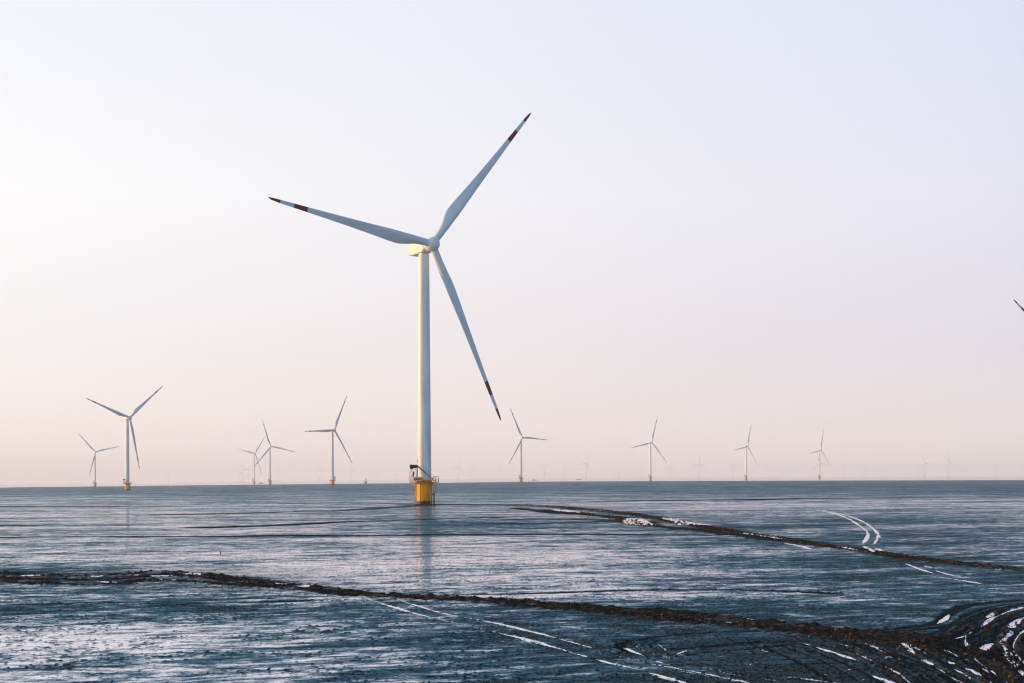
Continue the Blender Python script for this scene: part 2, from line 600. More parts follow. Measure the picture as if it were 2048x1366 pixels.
# --- the turning loops in the lower right corner
def loop(pix, w=1.0, h=.25, c=2.0, s=1.0):
    """a wheel track: two low broken ridges of squeezed-out mud, a dark groove and a thread of water"""
    w2 = w * .45
    g = [ground_pt(*p) for p in pix]
    for k_, (o_, kind) in enumerate(((-.55, 'berm'), (.55, 'berm'), (0, 'rut'), (.12, 'water'), (1.5, 'rut'))):
        q_ = []
        for i_, p in enumerate(g):
            a_ = np.array(g[max(0, i_ - 1)])
            b_ = np.array(g[min(len(g) - 1, i_ + 1)])
            d_ = b_ - a_
            nn = np.array([-d_[1], d_[0]]) / (np.hypot(*d_) + 1e-6)
            q_.append(np.array(p) + nn * o_ * w)
        if kind == 'berm':
            track(q_, w2, 'berm', h * .9, s * .65, clods=c * 1.3, ground=True, wob=.8)
        elif kind == 'rut':
            track(q_, w2, 'rut', 0, .95, ground=True)
        else:
            track(q_, w * .2, 'water', strength=.7, ground=True, wob=.9, brk=1.0)


def rut(pix, w=.9):
    track(pix, w, 'rut', 0, 1.0)


rut([(2070, 1198), (1990, 1204), (1930, 1212), (1894, 1228), (1880, 1242), (1840, 1252), (1770, 1259), (1690, 1265), (1560, 1268)], 1.3)
rut([(2060, 1206), (2000, 1218), (1950, 1236), (1900, 1250), (1830, 1260), (1740, 1267)], 1.0)
rut([(1640, 1262), (1520, 1262), (1420, 1264), (1330, 1272), (1262, 1282), (1240, 1291), (1256, 1302), (1300, 1312)], .8)
rut([(1620, 1282), (1520, 1284), (1430, 1292), (1360, 1297), (1322, 1300)], .8)
rut([(1600, 1286), (1480, 1300), (1400, 1306), (1362, 1312)], .6)
rut([(1500, 1330), (1580, 1327), (1680, 1326), (1720, 1322)], .6)
loop([(1560, 1268), (1640, 1276), (1720, 1284), (1800, 1292), (1880, 1306), (1960, 1326), (2040, 1350), (2080, 1364)], 1.2)
loop([(1600, 1272), (1700, 1276), (1800, 1280), (1880, 1280), (1936, 1270), (1968, 1252), (1996, 1232), (2040, 1216), (2080, 1210)], 1.3, .32)
loop([(2080, 1222), (2030, 1238), (2000, 1256), (1988, 1278), (1996, 1300), (2016, 1326), (2040, 1348), (2070, 1366)], 1.1, .34)
loop([(2070, 1244), (2046, 1258), (2028, 1276), (2022, 1296), (2034, 1318), (2056, 1338)], .9, .3)
loop([(1960, 1240), (1930, 1260), (1916, 1280), (1924, 1300), (1960, 1326), (1996, 1352), (2020, 1372)], .8, .26)
loop([(1800, 1284), (1850, 1306), (1900, 1332), (1940, 1356), (1960, 1372)], .7, .24)
loop([(1740, 1290), (1800, 1318), (1850, 1346), (1880, 1368)], .7, .22)
loop([(1680, 1290), (1740, 1318), (1790, 1342), (1824, 1370)], .6, .2, 1.5)
loop([(1300, 1276), (1270, 1290), (1300, 1304), (1360, 1322), (1440, 1342), (1520, 1352), (1600, 1366)], .5, .16, 1.2, .8)
loop([(1480, 1326), (1560, 1338), (1660, 1350), (1760, 1362)], .5, .16, 1.2, .8)
loop([(1690, 1339), (1760, 1337), (1830, 1330)], .35, .14, 1.0, .8)
loop([(1640, 1316), (1660, 1317)], .4, .15, 3)
loop([(1396, 1246), (1422, 1247)], .5, .18, 3)
for k_ in range(13):
    x0 = 1430 + 44 * k_ + random.uniform(-10, 10)
    y0 = 1274 + 1.6 * k_ + random.uniform(-3, 3)
    rut([(x0, y0), (x0 + 60, y0 + 12), (x0 + 130, y0 + 34), (x0 + 190 + 3 * k_, y0 + 62), (x0 + 240 + 6 * k_, y0 + 95)], random.uniform(.25, .5))
for k_ in range(7):
    o_ = 9 * k_
    rut([(2080, 1203 + o_), (2000 + .4 * o_, 1214 + o_), (1940 + .5 * o_, 1234 + o_), (1900 + .8 * o_, 1254 + .8 * o_), (1880 + 1.2 * o_, 1276 + .6 * o_), (1900 + 1.5 * o_, 1302 + .5 * o_),
         (1950 + 1.4 * o_, 1336 + .4 * o_), (1990 + 1.3 * o_, 1368)], random.uniform(.3, .6))
for p, w in [
    ([(2054, 1232), (2034, 1243), (2022, 1252)], .8), ([(2026, 1250), (2020, 1258)], 1.0), ([(2024, 1264), (2008, 1280), (2004, 1288)], .7), ([(2006, 1290), (2018, 1306), (2022, 1316)], .6),
    ([(2026, 1322), (2036, 1332)], .7), ([(2040, 1340), (2056, 1350)], .5),
    ([(1990, 1222), (1982, 1229), (1974, 1235)], .7), ([(1958, 1236), (1950, 1244)], .4), ([(1898, 1226), (1890, 1236), (1876, 1245)], .55),
    ([(1932, 1271), (1930, 1282), (1938, 1298)], .6), ([(1984, 1283), (1970, 1294), (1968, 1302)], .8), ([(1884, 1280), (1898, 1276)], .7),
    ([(1786, 1281), (1806, 1282)], .35), ([(1802, 1284), (1814, 1293), (1830, 1306)], .5), ([(1834, 1316), (1850, 1320), (1866, 1327)], .6), ([(1872, 1332), (1890, 1342)], .5), ([(1900, 1350), (1930, 1366)], .5),
    ([(1888, 1298), (1900, 1304), (1918, 1312)], .6), ([(1924, 1314), (1946, 1322)], .4), ([(1924, 1333), (1948, 1340), (1962, 1350)], .6), ([(1964, 1352), (1984, 1364)], .6), ([(1896, 1322), (1912, 1328)], .35), ([(1964, 1334), (1978, 1342)], .35),
    ([(1674, 1285), (1700, 1292), (1720, 1298)], .55), ([(1726, 1286), (1756, 1294)], .35), ([(1632, 1293), (1670, 1304), (1720, 1322)], .35), ([(1604, 1286), (1622, 1290)], .35), ([(1738, 1312), (1790, 1316)], .4), ([(1976, 1324), (1990, 1325)], .35),
    ([(1316, 1288), (1326, 1295), (1342, 1303)], .5), ([(1350, 1308), (1364, 1304), (1372, 1300)], .45), ([(1246, 1292), (1262, 1300), (1290, 1309)], .35),
    ([(1350, 1339), (1400, 1348), (1470, 1362)], .4), ([(1440, 1345), (1500, 1353), (1552, 1361)], .4), ([(1560, 1350), (1620, 1357), (1690, 1366)], .4), ([(1746, 1350), (1770, 1360), (1790, 1368)], .5), ([(1300, 1348), (1350, 1362)], .4),
    ([(1520, 1300), (1550, 1304)], .4), ([(1300, 1318), (1340, 1330)], .3)]:
    track(p, w * .58, 'water', taper=True, wob=.8, brk=.3)
# small churned patch under the main tower
track([(806, 1009), (850, 1009.5), (900, 1009)], 9, 'rut', 0, 1)

# wet / dry share of the flat as seen region by region (ground metres): 0.5 neutral
py_tab = np.array([960, 968, 978, 988, 997, 1010, 1030, 1050, 1080, 1110, 1150, 1190, 1215, 1250, 1290, 1330, 1366, 1500], float)
px_tab = np.array([-200, 250, 600, 1000, 1400, 1800, 2200], float)
wet_tab = np.array([
    [.49, .49, .49, .49, .49, .49, .49],
    [.49, .49, .49, .49, .49, .48, .48],
    [.50, .50, .50, .49, .48, .47, .47],
    [.52, .52, .52, .51, .50, .49, .48],
    [.56, .55, .53, .53, .54, .53, .52],
    [.54, .56, .56, .55, .58, .58, .58],
    [.58, .58, .56, .54, .54, .52, .54],
    [.55, .56, .56, .50, .49, .50, .52],
    [.55, .57, .56, .58, .52, .48, .52],
    [.56, .57, .60, .62, .55, .48, .51],
    [.50, .52, .60, .60, .56, .50, .50],
    [.51, .52, .52, .56, .52, .49, .49],
    [.52, .51, .51, .49, .48, .48, .46],
    [.59, .58, .53, .48, .46, .46, .36],
    [.62, .62, .53, .49, .42, .37, .34],
    [.58, .57, .54, .50, .43, .39, .34],
    [.50, .52, .52, .46, .40, .36, .32],
    [.5, .5, .5, .5, .5, .5, .5]])
PX = 1024 + F * GX / np.maximum(GY, 1)
PY = YH + CAM_H * F / np.maximum(GY, 1)
frow = np.interp(PY, py_tab, np.arange(len(py_tab)))
fcol = np.interp(PX, px_tab, np.arange(len(px_tab)))
r0 = np.clip(frow.astype(int), 0, len(py_tab) - 2)
k0 = np.clip(fcol.astype(int), 0, len(px_tab) - 2)
fr = frow - r0
fc = fcol - k0
WET = (wet_tab[r0, k0] * (1 - fr) * (1 - fc) + wet_tab[r0 + 1, k0] * fr * (1 - fc) + wet_tab[r0, k0 + 1] * (1 - fr) * fc + wet_tab[r0 + 1, k0 + 1] * fr * fc)
WET[:, ND:] = 0.5
# edge of the flat, about three kilometres out; beyond it lies calm shallow water
edge_x = np.array([-300, 0, 300, 500, 700, 850, 1040, 1300, 1500, 1800, 2048, 2400], float)
edge_y = np.array([977, 975, 971.5, 969.5, 967.5, 966, 963.5, 962.2, 961.4, 960.7, 960.3, 959.5])
off = np.interp(edge_x, G_X, G_V)
edge_d = CAM_H * F / (edge_y + (edge_x - 1024) * ROLL - YH - off)
ED = np.interp(PX, edge_x, edge_d) * (1 + .05 * (fbm(GX / 160, GY / 400, 5, 3) - .5))
SEA = smooth(-15, 15, np.where(GY > 0, GY, RR) - ED)
SEA[:, ND:] = smooth(2900, 3000, RR[:, ND:])

# the lower right corner is ploughed by wheels: darker, wetter churned mud
churn = smooth(1250, 1900, PX) * smooth(1225, 1310, PY) * (GY > 0)
DARK = np.maximum(DARK, churn * (.08 + .30 * fbm(GX * .5, GY * .5, 41, 4)))
# relief: gentle undulation, ripples, churned lumps on the berms
lump = fbm(GX * 1.1, GY * 1.1, 11, 4, .6)
lump2 = vnoise(GX * 3.1, GY * 3.1, 23)
near = np.clip(1.2 - RR / 600, 0, 1)
Z = far_z(GX, GY)
Z += 0.62 * RELIEF * (0.05 + 1.9 * np.clip(lump - .22, 0, 1) ** 1.5 + .22 * lump2)
Z += BERM * 0.10 * (lump2 - .4)
Z += near * 0.035 * (fbm(GX * .35, GY * .8, 31, 4) - .5) * (1 - WATER) * (1 - SEA)
Z -= WATER * 0.05
Z -= DARK * 0.03 + .07 * np.clip(DARK - .5, 0, 1) * (RR < 150)
speck_n = vnoise(GX * 4.6, GY * 3.2, 77) * (.75 + .5 * vnoise(GX * .4, GY * .4, 78))
SPK = smooth(.74, .88, speck_n) * np.clip(1.3 - RR / 220, 0, 1) * (1 - WATER)
Z += SPK * 0.06

co = np.stack([GX, GY, Z], -1).reshape(-1, 3)
nv = co.shape[0] + 1
co = np.vstack([co, [[0, 0, 0]]])
ii, jj = np.meshgrid(np.arange(NR - 1), np.arange(NA), indexing='ij')
a_ = ii * NA + jj
b_ = ii * NA + (jj + 1) % NA
quads = np.stack([a_, a_ + NA, b_ + NA, b_], -1).reshape(-1, 4)
tri = np.stack([np.full(NA, nv - 1), np.arange(NA), (np.arange(NA) + 1) % NA], -1)
me = bpy.data.meshes.new('mud_flat')
me.vertices.add(nv)
me.vertices.foreach_set('co', co.astype(np.float32).ravel())
nl = quads.size + tri.size
me.loops.add(nl)
me.loops.foreach_set('vertex_index', np.concatenate([quads.ravel(), tri.ravel()]).astype(np.int32))
npoly = len(quads) + len(tri)
me.polygons.add(npoly)
me.polygons.foreach_set('loop_start', np.concatenate([np.arange(len(quads)) * 4, quads.size + np.arange(len(tri)) * 3]).astype(np.int32))
me.polygons.foreach_set('use_smooth', np.ones(npoly, bool))
me.update(calc_edges=True)
for nm, arr in (('berm', BERM), ('water', WATER), ('dark', DARK), ('sea', SEA), ('wet', WET), ('speck', SPK)):
    at = me.attributes.new(nm, 'FLOAT', 'POINT')
    at.data.foreach_set('value', np.append(arr.ravel(), 0.0 if nm != 'wet' else .5).astype(np.float32))
mud_ob = bpy.data.objects.new('mud_flat', me)
COL.objects.link(mud_ob)
tag(mud_ob, 'dark wet tidal mud flat streaked with shining water films and vehicle tracks', 'mud flat', kind='structure')

# --- mud material
M_MUD, t = new_mat('wet_mud')
out = t.nodes.new('ShaderNodeOutputMaterial')


def attr(name):
    n = t.nodes.new('ShaderNodeAttribute')
    n.attribute_name = name
    return n.outputs['Fac']


def noise(vec, sc, det=4, rough=.55, dist=0.0):
    n = t.nodes.new('ShaderNodeTexNoise')
    n.inputs['Scale'].default_value = sc
    n.inputs['Detail'].default_value = det
    n.inputs['Roughness'].default_value = rough
    n.inputs['Distortion'].default_value = dist
    t.links.new(vec, n.inputs['Vector'])
    return n.outputs[0]


def mapping(vec, sc, rot=0):
    n = t.nodes.new('ShaderNodeMapping')
    n.vector_type = 'TEXTURE'
    sc = tuple(1 / q for q in sc)
    n.inputs['Scale'].default_value = sc
    n.inputs['Rotation'].default_value = (0, 0, rot)
    t.links.new(vec, n.inputs[0])
    return n.outputs[0]


geo = t.nodes.new('ShaderNodeNewGeometry')
P = geo.outputs['Position']
berm, water, darkr, sea, wet, speck = [attr(n) for n in ('berm', 'water', 'dark', 'sea', 'wet', 'speck')]
P2 = mapping(P, (0.38, 1.0, 1.0), R(17))
s1 = noise(P2, 0.055, 5, .6, .3)
s2 = noise(P2, 0.42, 6, .66, .4)
s3 = noise(mapping(P, (.5, 1.0, 1), R(20)), 1.1, 7, .72, .3)
w0 = mth(t, 'ADD', mth(t, 'ADD', mth(t, 'MULTIPLY', s1, .26), mth(t, 'MULTIPLY', s2, .36)), mth(t, 'MULTIPLY', s3, .38))
w0 = mth(t, 'ADD', w0, mth(t, 'MULTIPLY', mth(t, 'SUBTRACT', noise(mapping(P, (.6, .8, 1)), 8.0, 4, .7), .5), .16))
w1 = mth(t, 'ADD', w0, mth(t, 'MULTIPLY', mth(t, 'SUBTRACT', wet, .5), .62))
film = ramp(t, w1, [(0.512, (0, 0, 0, 1)), (0.59, (1, 1, 1, 1))])
damp = ramp(t, w1, [(0.44, (0, 0, 0, 1)), (0.54, (1, 1, 1, 1))])
keep = mth(t, 'MULTIPLY', mth(t, 'SUBTRACT', 1.0, berm, clamp=True), mth(t, 'SUBTRACT', 1.0, darkr, clamp=True))
keep = mth(t, 'MULTIPLY', keep, mth(t, 'SUBTRACT', 1.0, speck, clamp=True))
grit = ramp(t, noise(mapping(P, (.8, .5, 1)), 3.4, 3, .6), [(.60, (0, 0, 0, 1)), (.68, (1, 1, 1, 1))])
keep = mth(t, 'MULTIPLY', keep, mth(t, 'SUBTRACT', 1.0, mth(t, 'MULTIPLY', grit, .85)))
film = mth(t, 'MULTIPLY', film, keep)
wn = noise(mapping(P, (.7, .9, 1)), 1.7, 5, .7)
water2 = ramp(t, mth(t, 'ADD', water, mth(t, 'ADD', mth(t, 'MULTIPLY', mth(t, 'SUBTRACT', wn, .5), 1.5), mth(t, 'MULTIPLY', mth(t, 'SUBTRACT', noise(P, .30, 3, .6), .5), 1.9))), [(.42, (0, 0, 0, 1)), (.62, (1, 1, 1, 1))])
water2 = mth(t, 'MULTIPLY', water2, ramp(t, water, [(0.0, (0, 0, 0, 1)), (.2, (1, 1, 1, 1))]))
film = mth(t, 'MAXIMUM', film, water2)
film = mth(t, 'MAXIMUM', film, sea)
# mud colours; on the berms, sunlit orange is painted in as flecks
fine = noise(mapping(P, (1.0, .55, 1)), 4.5, 6, .75)
mudc = mixc(t, ramp(t, fine, [(.40, (0, 0, 0, 1)), (.60, (1, 1, 1, 1))]), (0.005, 0.010, 0.013, 1), (0.078, 0.122, 0.138, 1))
bn = noise(P, 1.7, 5, .7)
bermc = mixc(t, ramp(t, bn, [(.50, (0, 0, 0, 1)), (.66, (1, 1, 1, 1))]), (0.012, 0.014, 0.015, 1), (0.15, 0.060, 0.018, 1))
mudc = mixc(t, mth(t, 'MULTIPLY', berm, .92), mudc, bermc)
mudc = mixc(t, mth(t, 'MULTIPLY', darkr, .75), mudc, (0.012, 0.016, 0.019, 1))
bump = t.nodes.new('ShaderNodeBump')
bump.inputs['Strength'].default_value = 0.9
bump.inputs['Distance'].default_value = 0.05
bh = mth(t, 'ADD', mth(t, 'MULTIPLY', noise(P, 2.6, 6, .7), 1.0), mth(t, 'MULTIPLY', noise(mapping(P, (.5, 1.4, 1)), 7.0, 4, .6), .45))
t.links.new(bh, bump.inputs['Height'])
mud = t.nodes.new('ShaderNodeBsdfDiffuse')
t.links.new(mudc, mud.inputs['Color'])
mud.inputs['Roughness'].default_value = 0.6
t.links.new(bump.outputs[0], mud.inputs['Normal'])
# damp sheen: a broken film over the ripples
wb = t.nodes.new('ShaderNodeBump')
wb.inputs['Strength'].default_value = 0.3
wb.inputs['Distance'].default_value = 0.02
t.links.new(noise(mapping(P, (.8, 1.6, 1)), 3.0, 3), wb.inputs['Height'])
sheen = t.nodes.new('ShaderNodeBsdfGlossy')
sheen.inputs['Color'].default_value = (0.15, 0.34, 0.46, 1)
sheen.inputs['Roughness'].default_value = 0.32
t.links.new(bump.outputs[0], sheen.inputs['Normal'])
glass = t.nodes.new('ShaderNodeBsdfGlossy')
glass.inputs['Color'].default_value = (0.88, 0.85, 0.90, 1)
glass.inputs['Roughness'].default_value = 0.09
t.links.new(wb.outputs[0], glass.inputs['Normal'])
# the outer flat is more wind-ruffled than the near pools
spx = t.nodes.new('ShaderNodeSeparateXYZ')
t.links.new(P, spx.inputs[0])
farr = ramp(t, mth(t, 'DIVIDE', spx.outputs[1], 1600.0), [(.2, (0, 0, 0, 1)), (.75, (1, 1, 1, 1))])
t.links.new(mth(t, 'ADD', .09, mth(t, 'MULTIPLY', mth(t, 'MULTIPLY', farr, mth(t, 'SUBTRACT', 1.0, sea)), .26)), glass.inputs['Roughness'])
m1 = t.nodes.new('ShaderNodeMixShader')
t.links.new(mth(t, 'MULTIPLY', mth(t, 'MULTIPLY', damp, keep), .62), m1.inputs[0])
t.links.new(mud.outputs[0], m1.inputs[1])
t.links.new(sheen.outputs[0], m1.inputs[2])
m2 = t.nodes.new('ShaderNodeMixShader')
t.links.new(mth(t, 'MULTIPLY', film, .95), m2.inputs[0])
t.links.new(m1.outputs[0], m2.inputs[1])
t.links.new(glass.outputs[0], m2.inputs[2])
t.links.new(m2.outputs[0], out.inputs['Surface'])
me.materials.append(M_MUD)

# --- clods of churned mud lying along the tracks (nobody could count them)
M_CLOD, tt = new_mat('clod_mud')
o_ = tt.nodes.new('ShaderNodeOutputMaterial')
b_p = tt.nodes.new('ShaderNodeBsdfPrincipled')
g_ = tt.nodes.new('ShaderNodeNewGeometry')
n_ = tt.nodes.new('ShaderNodeTexNoise')
n_.inputs['Scale'].default_value = 1.1
n_.inputs['Detail'].default_value = 5
tt.links.new(g_.outputs['Position'], n_.inputs['Vector'])
tt.links.new(ramp(tt, n_.outputs[0], [(.46, (0.012, 0.011, 0.011, 1)), (.66, (0.15, 0.06, 0.018, 1))]), b_p.inputs['Base Color'])  # brown mud, with sunlit orange flecks put into its colour
b_p.inputs['Roughness'].default_value = .75
b_p.inputs['Specular IOR Level'].default_value = .15
tt.links.new(b_p.outputs[0], o_.inputs['Surface'])


def ground_z(x, y):
    rr = math.hypot(x, y)
    aa = math.atan2(x, y)
    i = min(NR - 1, np.searchsorted(rads, rr))
    j = min(ND - 1, np.searchsorted(dense, aa))
    return Z[i, j]


ico = bmesh.new()
bmesh.ops.create_icosphere(ico, subdivisions=1, radius=1)
iv = np.array([v.co[:] for v in ico.verts])
itri = np.array([[v.index for v in f.verts] for f in ico.faces])
ico.free()
cv, cf = [], []
rs = np.random.RandomState(4)
k = 0
for (x, y, q) in CLODS:
    if abs(math.atan2(x, y)) > R(21.5) or y < 58:
        continue
    s = (0.025 + 0.09 * q ** 3.5) * (1 + min(1.0, max(0, y - 110) / 160))
    pts = iv * (s * rs.uniform(.6, 1.35, (len(iv), 1))) * np.array([rs.uniform(.8, 1.6), rs.uniform(.8, 1.4), rs.uniform(.6, 1.0)])
    th = rs.uniform(0, 6.28)
    c, s_ = math.cos(th), math.sin(th)
    pts = pts @ np.array([[c, s_, 0], [-s_, c, 0], [0, 0, 1]])
    cv.append(pts + np.array([x, y, ground_z(x, y) + s * .3]))
    cf.append(itri + k)
    k += len(iv)
if cv:
    cm = bpy.data.meshes.new('mud_clods')
    cm.from_pydata(np.vstack(cv).tolist(), [], np.vstack(cf).tolist())
    cm.materials.append(M_CLOD)
    co_ = bpy.data.objects.new('mud_clods', cm)
    COL.objects.link(co_)
    tag(co_, 'brown clods of churned mud strewn along the vehicle tracks', 'mud clods', kind='stuff')

# ------------------------------------------------------------------ wind turbine meshes
HUB_Z = 90.0
BL = 65.0


def chord_at(u):
    return float(np.interp(u, [0, .03, .08, .13, .19, .25, .35, .5, .7, .85, .94, .98, 1.0],
                           [2.5, 2.5, 2.75, 3.6, 4.35, 4.2, 3.55, 2.75, 1.95, 1.45, 1.12, .75, .12]))


def thick_at(u):
    return float(np.interp(u, [0, .03, .08, .13, .19, .25, .35, .5, 1.0], [1, 1, .86, .60, .43, .36, .29, .24, .17]))


def section(u, n):
    c = chord_at(u)
    th = thick_at(u)
    w = float(np.interp(u, [.03, .19], [0, 1]))
    w = w * w * (3 - 2 * w)
    tw = R(float(np.interp(u, [0, .19, .35, .6, 1], [17, 15, 8, 3.5, 0.5])) + 2.0)
    pts = []
    for i in range(n):
        a = 2 * math.pi * i / n
        x = .5 * (1 - math.cos(a))                       # 0 leading .. 1 trailing .. 0
        sgn = 1 if a < math.pi else -1
        y = 5 * th * (.2969 * math.sqrt(x) - .126 * x - .3516 * x * x + .2843 * x ** 3 - .1036 * x ** 4)
        cam_ = .02 * 4 * x * (1 - x)
        ax, ay = (x - .30) * c, -(sgn * y + cam_) * c
        cx, cy = -math.cos(a) * c / 2, -math.sin(a) * c / 2
        X = cx * (1 - w) + ax * w
        Yy = cy * (1 - w) + ay * w
        # twist: leading edge (-X) turned upwind (+Y)
        pts.append((X * math.cos(tw) + Yy * math.sin(tw), -X * math.sin(tw) + Yy * math.cos(tw)))
    return pts


def blade_mesh(n=28, us=None):
    mb = MB()
    r0_ = 1.7
    us = us or [0, .02, .04, .06, .08, .10, .12, .14, .16, .18, .20, .22, .25, .28, .32, .36, .41, .46, .52, .58, .64, .70, .7655, .7656, .80, .8445, .8446, .88, .9265, .9266, .95, .97, .98, .99, 1.0]
    sec = [[Vector((p[0], p[1] + 0.6 * u * u, r0_ + u * (BL - r0_))) for p in section(u, n)] for u in us]
    vr = [[mb.bm.verts.new(p) for p in s] for s in sec]
    for q, (a, b) in enumerate(zip(vr[:-1], vr[1:])):
        um = (us[q] + us[q + 1]) / 2
        mb.mi = 1 if (um > .9265 or .7655 < um < .8445) else 0
        for i in range(n):
            j = (i + 1) % n
            mb._face((a[i], a[j], b[j], b[i]))
    mb.mi = 0
    mb._face(vr[0][::-1])
    mb.mi = 1
    mb._face(vr[-1])
    return mb


def hub_mb(n=36):
    mb = MB()
    Mx = Matrix(((1, 0, 0), (0, 0, 1), (0, -1, 0))).to_4x4()          # lathe z -> local +Y (upwind)
    mb.lathe([(2.0, -2.2), (2.35, -2.0), (2.45, -1.2), (2.5, 0), (2.42, .8), (2.15, 1.6), (1.65, 2.2), (1.15, 2.52), (1.12, 2.46), (.82, 2.48), (.80, 2.62), (.4, 2.72), (0.02, 2.74)], n, Mx)
    return mb


def nacelle_mb():
    mb = MB()
    # rounded box swept back along -Y, bulged shoulders and a tapered tail; z relative to the hub axis
    def ring(y, w, zt, zb, rc):
        pts = []
        for cx, cz, a0 in ((w - rc, zt - rc, 0), (-(w - rc), zt - rc, 90), (-(w - rc), zb + rc, 180), (w - rc, zb + rc, 270)):
            for q in range(5):
                a = R(a0 + q * 22.5)
                pts.append(Vector((cx + rc * math.cos(a), y, cz + rc * math.sin(a))))
        return pts
    rr = [ring(-2.25, 1.45, 1.45, -1.65, 1.2), ring(-2.7, 1.75, 1.65, -1.9, 1.1), ring(-3.6, 1.95, 1.85, -2.25, .8), ring(-4.2, 2.0, 1.9, -2.4, .55),
          ring(-11.2, 2.0, 1.9, -2.4, .5), ring(-12.4, 1.95, 1.8, -2.1, .5), ring(-13.0, 1.75, 1.5, -1.7, .5)]
    mb.rings(rr)
    # hatch ribs on top and panel lip
    mb.box((0, -8.0, 1.98), (1.6, 2.2, .2), bev=.05)
    mb.box((0, -11.4, 2.1), (2.6, .25, .5), bev=.05)
    return mb


def tower_prof():
    p = []
    for zz in np.linspace(7.6, 87.0, 40):
        p.append((2.42 + (1.88 - 2.42) * ((zz - 7.6) / 79.4), zz))
    return p


def make_turbine(root):
    """full-detail turbine; the base parts are children, rotor and nacelle are placed by pose()"""
    parts = {}
    mb = MB()
    mb.lathe(tower_prof(), 48)
    for zz in (25.5, 52.0):
        rr = 2.42 - .54 * (zz - 7.6) / 78.6
        mb.lathe([(rr - .05, zz - .09), (rr + .025, zz - .08), (rr + .025, zz + .08), (rr - .05, zz + .09)], 48)
    mb.lathe([(1.6, 86.95), (1.72, 87.0), (1.72, 87.6), (1.6, 87.65)], 40)
    parts['tower'] = mb.build('tower', M_WHITE, root)
    autosmooth(parts['tower'])
    # foundation pile
    mb = MB()
    mb.lathe([(2.72, -2.0), (2.72, 3.55), (2.83, 3.6), (2.83, 3.75), (2.72, 3.8), (2.72, 6.95), (2.95, 7.25), (2.95, 7.40), (2.5, 7.45)], 48)
    parts['foundation'] = mb.build('foundation', M_YEL, root)
    autosmooth(parts['foundation'])
    fo = parts['foundation']
    for x, y, top, rad in ((.27, -2.69, 3.5, .05), (-1.3, -2.40, 7.0, .06), (1.5, -2.30, 3.5, .05)):
        mb = MB()
        mb.tube([(x, y, -.4), (x, y, top)], rad, 6)
        mb.build('cable_pipe', M_RUST, fo)
    # fender pipes left and right
    mb = MB()
    mb.tube([(-3.08, -.6, -1.5), (-3.08, -.6, 7.3)], .17, 12)
    for zz in (.8, 3.6):
        mb.beam((-3.05, -.6, zz), (-2.4, -.4, zz), .3, .35)
    mb.build('fender_pipe', M_YELRAIL, root)
    mb = MB()
    mb.tube([(2.32, -1.75, -1.5), (2.32, -1.75, 3.75)], .24, 12)
    mb.beam((2.3, -1.75, 3.2), (1.7, -1.55, 2.9), .35, .4)
    mb.beam((2.3, -1.75, .8), (1.7, -1.55, .8), .3, .35)
    mb.build('fender_pipe', M_YELRAIL, root)
    mb = MB()
    mb.tube([(3.35, -.9, -1.5), (3.35, -.9, 3.9)], .2, 12)
    mb.tube([(3.35, .7, -1.5), (3.35, .7, 3.9)], .2, 12)
    for zz in (.8, 3.3):
        mb.beam((3.35, -.9, zz), (2.3, -.6, zz), .25, .3)
        mb.beam((3.35, .7, zz), (2.3, .5, zz), .25, .3)
    mb.build('boat_landing', M_RUST, root)
    # ladder with cage
    mb = MB()
    for y in (-.35, .15):
        mb.tube([(3.2, y, 3.7), (3.2, y, 9.3)], .08, 6)
    for q in range(19):
        mb.tube([(3.2, -.35, 3.8 + q * .29), (3.2, .15, 3.8 + q * .29)], .03, 5)
    for zz in np.arange(4.0, 9.3, .85):
        mb.tube([(3.2 + .45 + .48 * math.cos(a), -.1 + .5 * math.sin(a), zz) for a in np.linspace(math.pi, -math.pi, 13)], .06, 5)
    for a in (-1.2, -.4, .4, 1.2):
        mb.tube([(3.65 + .48 * math.cos(a), -.1 + .5 * math.sin(a), 4.0), (3.65 + .48 * math.cos(a), -.1 + .5 * math.sin(a), 9.1)], .055, 5)
    mb.build('access_ladder', M_YELRAIL, root)
    # platform: round deck with toe band plus two side landings
    mb = MB()
    mb.lathe([(2.5, 7.42), (3.35, 7.42), (3.35, 7.62), (2.45, 7.62)], 40)
    mb.box((-3.95, -1.2, 7.54), (2.2, 2.6, .2), bev=.03)
    mb.box((3.95, .2, 7.54), (2.0, 2.2, .2), bev=.03)
    for a in range(0, 360, 30):
        mb.beam((2.6 * math.cos(R(a)), 2.6 * math.sin(R(a)), 6.6), (3.25 * math.cos(R(a)), 3.25 * math.sin(R(a)), 7.4), .1, .12)
    plat = mb.build('platform', M_YELRAIL, root)
    mb = MB()
    mb.lathe([(2.46, 7.63), (2.60, 7.63), (2.60, 8.25), (2.46, 8.27)], 40)
    mb.build('collar', painted('orange_collar', (.62, .19, .015, 1), .5, .12, 1.0), plat)
    # railing
    mb = MB()
    def rail(pts, h=1.15, closed=False):
        for i, p in enumerate(pts):
            mb.tube([(p[0], p[1], 7.62), (p[0], p[1], 7.62 + h)], .075, 6)
        for zz in (.4, .78, h):
            mb.tube([(p[0], p[1], 7.62 + zz) for p in pts], .065, 6)
    rail([(3.28 * math.cos(R(a)), 3.28 * math.sin(R(a))) for a in range(40, 150, 15)])
    rail([(3.28 * math.cos(R(a)), 3.28 * math.sin(R(a))) for a in range(235, 331, 12)])
    rail([(-3.0, -2.42), (-3.5, -2.42), (-4.25, -2.42), (-5.0, -2.42), (-5.0, -1.7), (-5.0, -.9), (-5.0, .05), (-4.2, .05), (-3.3, .05)], 1.9)
    rail([(3.0, -.85), (3.9, -.85), (4.9, -.85), (4.9, -.1), (4.9, .6), (4.9, 1.25), (4.0, 1.25), (3.1, 1.25)], 2.0)
    mb.tube([(-5.0, -2.42, 7.62), (-4.25, -2.42, 9.5)], .035, 5)
